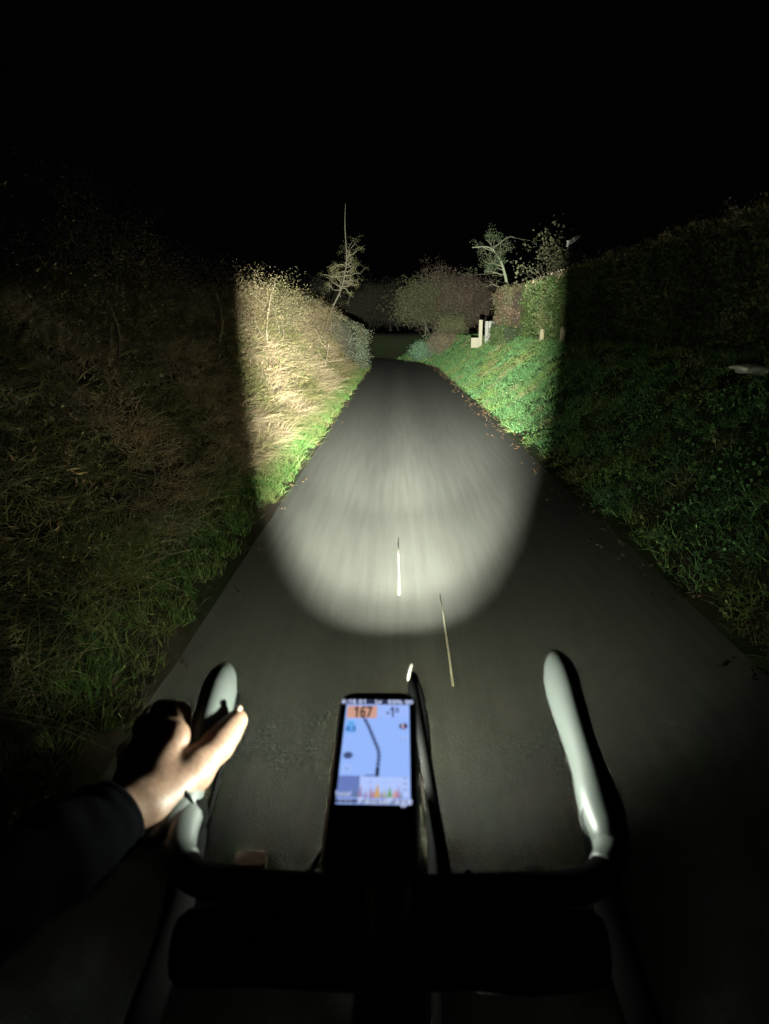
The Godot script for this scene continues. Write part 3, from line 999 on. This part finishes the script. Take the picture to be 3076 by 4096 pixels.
# ------------------------------------------------------------------ bike computer
const SW := 0.0607
const SL := 0.131
func computer() -> void:
	var t := thing("bike_computer", "black bike computer with a lit blue-white map screen above the bar", "bike computer", Vector3(-0.017, 1.007, -0.498))
	t.rotation = Vector3(deg_to_rad(9.5), deg_to_rad(-0.47), 0)
	var black := mat(Color(0.012, 0.012, 0.013), 0.5, 0.0, 0.35)
	var st := begin()
	slab(st, 0.0375, 0.105, 0.009, 0.016, 0.004)
	var c := obj("case", done(st), black, t)
	c.position = Vector3(0, -0.0094, -0.0415)
	st = begin()
	slab(st, 0.0352, 0.1, 0.0006, 0.014, 0.0004)
	var g := obj("bezel", done(st), mat(Color(0.004, 0.004, 0.005), 0.25, 0.0, 0.3), t)
	g.position = Vector3(0, -0.0003, -0.0415)
	for s in [-1.0, 1.0]:
		for k in 2:
			st = begin()
			block(st, Vector3(0.0378 * s, -0.009, -0.02 - 0.03 * k), Vector3(0.0012, 0.003, 0.008), 0.0008)
			obj("button", done(st), black, t)
	# the picture on the screen
	var W := 256
	var H := 552
	var im := Image.create(W, H, false, Image.FORMAT_RGB8)
	var bg := Color8(150, 184, 252)
	im.fill(bg)
	var rect := func(u0: float, u1: float, v0: float, v1: float, col: Color) -> void:
		im.fill_rect(Rect2i(int(u0 * W), int(v0 * H), int((u1 - u0) * W) + 1, int((v1 - v0) * H) + 1), col)
	var disc := func(u: float, v: float, rad: float, col: Color) -> void:
		for y in range(int(v * H - rad * W) - 1, int(v * H + rad * W) + 2):
			for x in range(int((u - rad) * W) - 1, int((u + rad) * W) + 2):
				if x >= 0 and y >= 0 and x < W and y < H and Vector2(x - u * W, y - v * H).length() < rad * W:
					im.set_pixel(x, y, col)
	var dark := Color8(44, 48, 74)
	rect.call(0.0, 0.99, 0.0, 0.052, dark)
	rect.call(0.0, 0.99, 0.054, 0.06, Color8(150, 170, 235))
	rect.call(0.50, 0.99, 0.062, 0.19, Color8(158, 186, 252))
	rect.call(0.02, 0.49, 0.072, 0.205, Color8(208, 158, 140))
	# left icons
	rect.call(0.03, 0.17, 0.235, 0.36, Color8(118, 180, 248))
	disc.call(0.10, 0.26, 0.02, Color8(40, 120, 190))
	disc.call(0.10, 0.58, 0.068, Color8(46, 58, 96))
	disc.call(0.10, 0.58, 0.045, Color8(110, 134, 196))
	rect.call(0.06, 0.14, 0.575, 0.585, Color8(40, 48, 84))
	rect.call(0.09, 0.11, 0.56, 0.60, Color8(40, 48, 84))
	disc.call(0.10, 0.70, 0.068, Color8(170, 196, 252))
	disc.call(0.10, 0.70, 0.04, Color8(140, 168, 236))
	# right icons
	disc.call(0.905, 0.285, 0.066, Color8(52, 40, 72))
	rect.call(0.885, 0.905, 0.26, 0.305, Color8(220, 214, 236))
	rect.call(0.91, 0.935, 0.285, 0.31, Color8(150, 96, 110))
	disc.call(0.905, 0.41, 0.066, Color8(164, 192, 252))
	rect.call(0.87, 0.88, 0.40, 0.44, Color8(96, 120, 190))
	rect.call(0.925, 0.935, 0.40, 0.44, Color8(96, 120, 190))
	# route with chevrons
	var route := [Vector2(0.30, 0.21), Vector2(0.38, 0.30), Vector2(0.47, 0.43), Vector2(0.535, 0.52), Vector2(0.55, 0.58), Vector2(0.545, 0.64), Vector2(0.535, 0.72), Vector2(0.535, 0.762)]
	for i in route.size() - 1:
		for k in 60:
			var p: Vector2 = route[i].lerp(route[i + 1], k / 60.0)
			var f := fmod(p.y * 26.0, 1.0)
			var solid: bool = p.y > 0.70
			disc.call(p.x, p.y, 0.026, Color8(16, 20, 42) if solid or f < 0.55 else Color8(118, 142, 206))
	rect.call(0.36, 0.55, 0.757, 0.765, Color8(60, 70, 120))
	# elevation panel
	rect.call(0.30, 0.99, 0.77, 0.945, Color8(176, 200, 254))
	rect.call(0.0, 0.29, 0.765, 0.945, Color8(104, 124, 188))
	rect.call(0.29, 0.295, 0.765, 0.945, Color8(60, 72, 120))
	rect.call(0.655, 0.66, 0.77, 0.945, Color8(150, 176, 240))
	for v in [0.77, 0.82, 0.87]:
		rect.call(0.30, 0.88, v, v + 0.002, Color8(150, 176, 240))
		rect.call(0.90, 0.96, v + 0.002, v + 0.014, Color8(126, 146, 200))
	for v in 20:
		rect.call(0.445, 0.452, 0.77 + 0.009 * v, 0.774 + 0.009 * v, Color8(110, 128, 190))
	var peaks := [[0.32, 0.105, 0.018, Color8(150, 96, 130)], [0.36, 0.05, 0.018, Color8(130, 150, 214)], [0.40, 0.06, 0.018, Color8(160, 104, 124)], [0.46, 0.085, 0.018, Color8(170, 112, 130)], [0.495, 0.07, 0.018, Color8(176, 110, 112)], [0.55, 0.115, 0.045, Color8(204, 160, 96)], [0.61, 0.05, 0.02, Color8(128, 130, 160)], [0.65, 0.065, 0.028, Color8(170, 164, 130)], [0.72, 0.09, 0.038, Color8(106, 156, 84)], [0.78, 0.065, 0.02, Color8(214, 150, 136)], [0.81, 0.07, 0.02, Color8(200, 140, 130)], [0.84, 0.10, 0.022, Color8(160, 120, 160)], [0.88, 0.06, 0.014, Color8(110, 140, 150)], [0.05, 0.05, 0.05, Color8(92, 110, 170)], [0.15, 0.04, 0.05, Color8(92, 110, 170)], [0.25, 0.07, 0.04, Color8(96, 120, 150)]]
	for p in peaks:
		for y in range(int((0.945 - p[1]) * H), int(0.945 * H)):
			var k: float = (y - (0.945 - p[1]) * H) / (p[1] * H)
			var half: float = p[2] * k * W
			for x in range(int(p[0] * W - half), int(p[0] * W + half) + 1):
				if x >= 0 and x < W: im.set_pixel(x, y, p[3])
	rect.call(0.03, 0.14, 0.905, 0.935, Color8(60, 70, 110))
	rect.call(0.0, 0.99, 0.945, 0.966, Color8(132, 156, 222))
	rect.call(0.0, 0.99, 0.967, 0.99, dark)
	rect.call(0.295, 0.30, 0.947, 0.99, Color8(170, 186, 230))
	rect.call(0.70, 0.705, 0.947, 0.99, Color8(170, 186, 230))
	var sm := StandardMaterial3D.new()
	sm.albedo_color = Color(0.02, 0.02, 0.02)
	sm.roughness = 0.3
	sm.emission_enabled = true
	sm.emission = Color.BLACK
	sm.emission_texture = ImageTexture.create_from_image(im)
	sm.emission_energy_multiplier = 1.0 / EXPOSURE
	st = begin()
	for e in [[-0.5, 0.0, 0, 1], [-0.5, -1.0, 0, 0], [0.5, -1.0, 1, 0], [-0.5, 0.0, 0, 1], [0.5, -1.0, 1, 0], [0.5, 0.0, 1, 1]]:
		st.set_uv(Vector2(e[2], e[3]))
		st.add_vertex(Vector3(e[0] * SW, 0.0006, e[1] * SL))
	var scr := obj("screen", done(st), sm, t)
	# figures and words
	var ink := mat(Color(0.01, 0.01, 0.02), 0.6)
	var lit := mat(Color(0.02, 0.02, 0.02), 0.6)
	lit.emission_enabled = true
	lit.emission = Color8(196, 208, 246)
	lit.emission_energy_multiplier = 1.0 / EXPOSURE
	var blue := mat(Color(0.02, 0.03, 0.04), 0.6)
	blue.emission_enabled = true
	blue.emission = Color8(30, 96, 170)
	blue.emission_energy_multiplier = 1.0 / EXPOSURE
	var font := SystemFont.new()
	font.font_names = PackedStringArray(["Droid Sans"])
	font.font_weight = 700
	for w in [["167", 0.27, 0.142, 0.0165, ink, 0.5], ["-1", 0.71, 0.14, 0.015, ink, 0.5], ["0", 0.81, 0.118, 0.007, ink, 0.7], ["43", 0.10, 0.32, 0.008, blue, 0.9], ["6:18 01", 0.12, 0.026, 0.0062, lit, 0.9], ["L", 0.48, 0.026, 0.0062, lit, 0.9], ["v", 0.53, 0.026, 0.0062, lit, 0.9], ["90% 90", 0.86, 0.026, 0.0062, lit, 0.9], ["Total", 0.085, 0.92, 0.0052, lit, 0.8], ["Pause", 0.50, 0.974, 0.0075, lit, 0.9], ["Page", 0.86, 0.974, 0.0075, lit, 0.9], [": : :", 0.13, 0.978, 0.006, lit, 0.9]]:
		var tm := TextMesh.new()
		tm.text = w[0]
		tm.font = font
		tm.font_size = 32
		tm.pixel_size = w[3] / 24.0
		tm.depth = 0.0002
		var o := obj("lettering", tm, w[4], scr)
		o.rotation.x = -PI / 2
		o.scale = Vector3(w[5], 1.0, 1.0)
		o.position = Vector3((w[1] - 0.5) * SW, 0.0009, -SL * (1.0 - w[2]))
	var l := AreaLight3D.new()
	l.name = "screen_glow"
	l.area_size = Vector2(SW, SL)
	l.light_energy = 0.0001
	l.light_color = Color8(150, 180, 255)
	l.shadow_enabled = true
	l.position = Vector3(0, 0.003, -SL / 2)
	l.rotation.x = PI / 2
	t.add_child(l)

func bag() -> void:
	var t := thing("handlebar_bag", "black roll bag slung below the handlebar", "bag", Vector3(-0.004, 0.864, -0.499))
	var cloth := mat(Color(0.004, 0.004, 0.0045), 0.95, 0.0, 0.1)
	var st := begin()
	var rings := []
	for e in [[-0.186, 0.014], [-0.184, 0.024], [-0.176, 0.030], [-0.12, 0.032], [-0.07, 0.031], [0.0, 0.033], [0.07, 0.031], [0.12, 0.032], [0.176, 0.030], [0.184, 0.024], [0.186, 0.014]]:
		rings.append(ring(Vector3(e[0], 0.003 * sin(e[0] * 40.0), 0), Vector3.RIGHT, Vector3.UP, e[1], e[1], 22))
	loft(st, rings)
	obj("roll", done(st), cloth, t)
	for x in [-0.07, 0.07]:
		st = begin()
		var loop := []
		for k in 25:
			var a := TAU * k / 24
			loop.append(Vector3(x, 0.0135 + 0.049 * sin(a), -0.008 + 0.036 * cos(a)))
		tube(st, loop, 0.0025, 6, Vector3.RIGHT)
		obj("strap", done(st), cloth, t)
	st = begin()
	block(st, Vector3(-0.125, 0.052, -0.040), Vector3(0.014, 0.004, 0.009), 0.003)
	var tab := obj("strap_tab", done(st), mat(Color(0.45, 0.36, 0.3), 0.7), t)
	tab.set_meta("label", "small pale tab on the left half of the bar")

# ------------------------------------------------------------------ rider's arm
func person() -> void:
	var t := thing("person", "rider's left arm in a dark sleeve, bare hand resting on the left brake hood", "person")
	var W := Vector3(-0.246, 0.944, -0.575)      # wrist
	var bones := []
	var add := func(a: Vector3, b: Vector3, ra: float, rb: float) -> void: bones.append([a, b, ra, rb])
	add.call(Vector3(-0.30, 0.952, -0.47), W, 0.029, 0.026)
	# palm: metacarpals fan out over the hood
	var roots := [Vector3(-0.229, 0.966, -0.656), Vector3(-0.244, 0.967, -0.661), Vector3(-0.259, 0.960, -0.655), Vector3(-0.271, 0.948, -0.645)]
	for i in 4:
		add.call(W + Vector3(0.012 - 0.008 * i, 0.002, -0.008), roots[i], 0.016, 0.0125)
	add.call(W + Vector3(0.0, -0.004, -0.01), Vector3(-0.236, 0.949, -0.635), 0.022, 0.02)
	# fingers curl down round the outside of the hood
	var fingers := [
		[Vector3(-0.239, 0.969, -0.703), Vector3(-0.248, 0.953, -0.729), Vector3(-0.243, 0.930, -0.735)],
		[Vector3(-0.257, 0.968, -0.706), Vector3(-0.266, 0.944, -0.722), Vector3(-0.256, 0.921, -0.718)],
		[Vector3(-0.274, 0.956, -0.693), Vector3(-0.280, 0.931, -0.701), Vector3(-0.266, 0.912, -0.695)],
		[Vector3(-0.286, 0.940, -0.671), Vector3(-0.287, 0.918, -0.675), Vector3(-0.272, 0.905, -0.669)]]
	for i in 4:
		var f = fingers[i]
		var s: float = [1.0, 1.02, 0.97, 0.86][i]
		add.call(roots[i], roots[i] + Vector3(0, 0.003, -0.002), 0.0138 * s, 0.0135 * s)
		add.call(roots[i], f[0], 0.0116 * s, 0.0096 * s)
		add.call(f[0], f[0] + Vector3(0, 0.001, 0.001), 0.0112 * s, 0.0112 * s)
		add.call(f[0], f[1], 0.0102 * s, 0.0088 * s)
		add.call(f[1], f[2], 0.0088 * s, 0.0076 * s)
	# thumb: lies forward along the inner side of the hood
	add.call(W + Vector3(0.010, -0.006, -0.004), Vector3(-0.207, 0.942, -0.634), 0.025, 0.0205)
	add.call(Vector3(-0.207, 0.942, -0.634), Vector3(-0.189, 0.950, -0.671), 0.0195, 0.0163)
	add.call(Vector3(-0.189, 0.950, -0.671), Vector3(-0.182, 0.955, -0.687), 0.0165, 0.0132)
	add.call(Vector3(-0.182, 0.955, -0.687), Vector3(-0.175, 0.960, -0.703), 0.0138, 0.0122)
	var skin := mat(Color(0.44, 0.30, 0.22), 0.5)
	var pores := FastNoiseLite.new()
	pores.seed = 14
	pores.frequency = 0.03
	pores.fractal_octaves = 4
	var ramp := Gradient.new()
	ramp.set_color(0, Color(0.80, 0.70, 0.66))
	ramp.set_color(1, Color(1.0, 1.0, 1.0))
	var mottle := NoiseTexture2D.new()
	mottle.noise = pores
	mottle.width = 512
	mottle.height = 512
	mottle.seamless = true
	mottle.color_ramp = ramp
	skin.albedo_texture = mottle
	skin.uv1_triplanar = true
	skin.uv1_scale = Vector3.ONE * 9.0
	skin.subsurf_scatter_enabled = true
	skin.subsurf_scatter_strength = 0.1
	obj("body", body(bones, 0.0026, 0.009), skin, t)
	var st := begin()
	tube(st, smooth_path([Vector3(-0.174, 0.9715, -0.703), Vector3(-0.1735, 0.9715, -0.708), Vector3(-0.173, 0.969, -0.713)], 4), [0.003, 0.0035, 0.004, 0.0042, 0.0042, 0.0042, 0.004, 0.0035, 0.002], 8)
	obj("thumbnail", done(st), mat(Color(0.5, 0.36, 0.3), 0.3), t)
	# sleeve of a dark jacket: cuff, folds, elbow
	st = begin()
	var rings := []
	var line := smooth_path([Vector3(-0.256, 0.946, -0.560), Vector3(-0.277, 0.95, -0.515), Vector3(-0.315, 0.968, -0.43), Vector3(-0.345, 1.0, -0.30), Vector3(-0.37, 1.02, -0.17), Vector3(-0.36, 1.08, -0.06), Vector3(-0.30, 1.2, 0.06), Vector3(-0.25, 1.3, 0.14)], 8)
	for i in line.size():
		var d: Vector3 = (line[min(i + 1, line.size() - 1)] - line[max(i - 1, 0)]).normalized()
		var k := float(i) / line.size()
		var rad := lerpf(0.036, 0.062, minf(k * 1.6, 1.0)) + 0.005 * bumps.get_noise_2d(i * 9.0, 3.0)
		var rr := ring(line[i], d, Vector3.UP, rad, rad * 0.95, 28)
		for q in rr.size():
			var fold := bumps.get_noise_3d(rr[q].x * 120.0, rr[q].y * 120.0, rr[q].z * 90.0)
			rr[q] += (rr[q] - line[i]).normalized() * fold * 0.009 * minf(1.0, i / 4.0)
		rings.append(rr)
	loft(st, rings, true)
	obj("sleeve", done(st), mat(Color(0.004, 0.004, 0.005), 0.95, 0.0, 0.1), t)

# ------------------------------------------------------------------ small things
func small_things() -> void:
	var straw := mat(Color(0.85, 0.8, 0.6), 0.4)  # pale colour for bright motion trails built as thin rods
	var streak_rods := [[Vector3(0.022, 0.035, -3.5), Vector3(0.02, 0.034, -4.55), "thin pale rod in place of a bright light trail along the middle of the lane in the beam"], [Vector3(0.228, 0.033, -2.52), Vector3(0.237, 0.034, -3.52), "thin pale rod in place of a bright light trail across the lower rim of the beam, nearer the rider"]]
	for s in streak_rods:
		var st := begin()
		var a: Vector3 = s[0]
		var b: Vector3 = s[1]
		tube(st, [a, a.lerp(b, 0.3) + Vector3(0.002, 0.001, 0), a.lerp(b, 0.65) + Vector3(0.001, 0.001, 0), b], [0.005, 0.0048, 0.0042, 0.003], 6)
		tag(obj("trail_rod", done(st), straw), s[2], "light_trail", "light trails built as rods on the lane")
	# pale flat stone at the brink of the right bank
	var st2 := begin()
	var rings := []
	for i in 9:
		var k := i / 8.0
		var w := sin(PI * clampf(k, 0.02, 0.98))
		rings.append(ring(Vector3(lerpf(-0.25, 0.25, k), 0.012 * sin(i * 2.3), 0.02 * sin(i * 1.9)), Vector3.RIGHT, Vector3.UP, 0.09 * w + 0.01, 0.035 * w + 0.006, 12, 2.6))
	loft(st2, rings)
	var o := obj("stone", done(st2), mat(Color(0.8, 0.72, 0.7), 0.85))
	o.position = Vector3(3.1, land(3.1, -6.3) + 0.09, -6.3)
	o.rotation = Vector3(0, 0.25, -0.1)
	tag(o, "pale flat stone on the dark right bank at the picture's edge", "stone")
	# pale scrap caught above the hedge
	st2 = begin()
	st2.set_smooth_group(1)
	var rows := []
	for i in 7:
		var row := []
		for k in 4:
			row.append(Vector3(-0.14 + 0.05 * i, 0.03 * i - 0.09 + 0.05 * (k - 1.5) * (1.0 - 0.1 * i) + 0.012 * sin(i * 1.3 + k), 0.02 * cos(i * 1.1 + k * 1.4)))
		rows.append(row)
	for i in 6:
		for k in 3:
			quad(st2, rows[i][k], rows[i + 1][k], rows[i + 1][k + 1], rows[i][k + 1])
	var pm := mat(Color(0.88, 0.88, 0.88), 0.6)
	pm.cull_mode = BaseMaterial3D.CULL_DISABLED
	var s2 := obj("pale_scrap", done(st2), pm)
	s2.position = Vector3(3.5, 3.1, -15.0)
	s2.scale = Vector3.ONE * 0.85
	tag(s2, "small white scrap caught in twigs above the right hedge", "scrap")
	var twig := begin()
	var rr := RandomNumberGenerator.new()
	rr.seed = 9
	var tips := []
	branch(twig, rr, Vector3.ZERO, Vector3(0.1, 1, 0).normalized(), 0.95, 0.012, 1, tips, 0.1, 3)
	var tw := obj("hedge_shoot", done(twig), mat(Color(0.06, 0.05, 0.035), 0.9))
	tw.position = Vector3(3.6, 2.3, -15.05)
	tag(tw, "thin bare shoot standing out of the right hedge under the white scrap", "shoot")
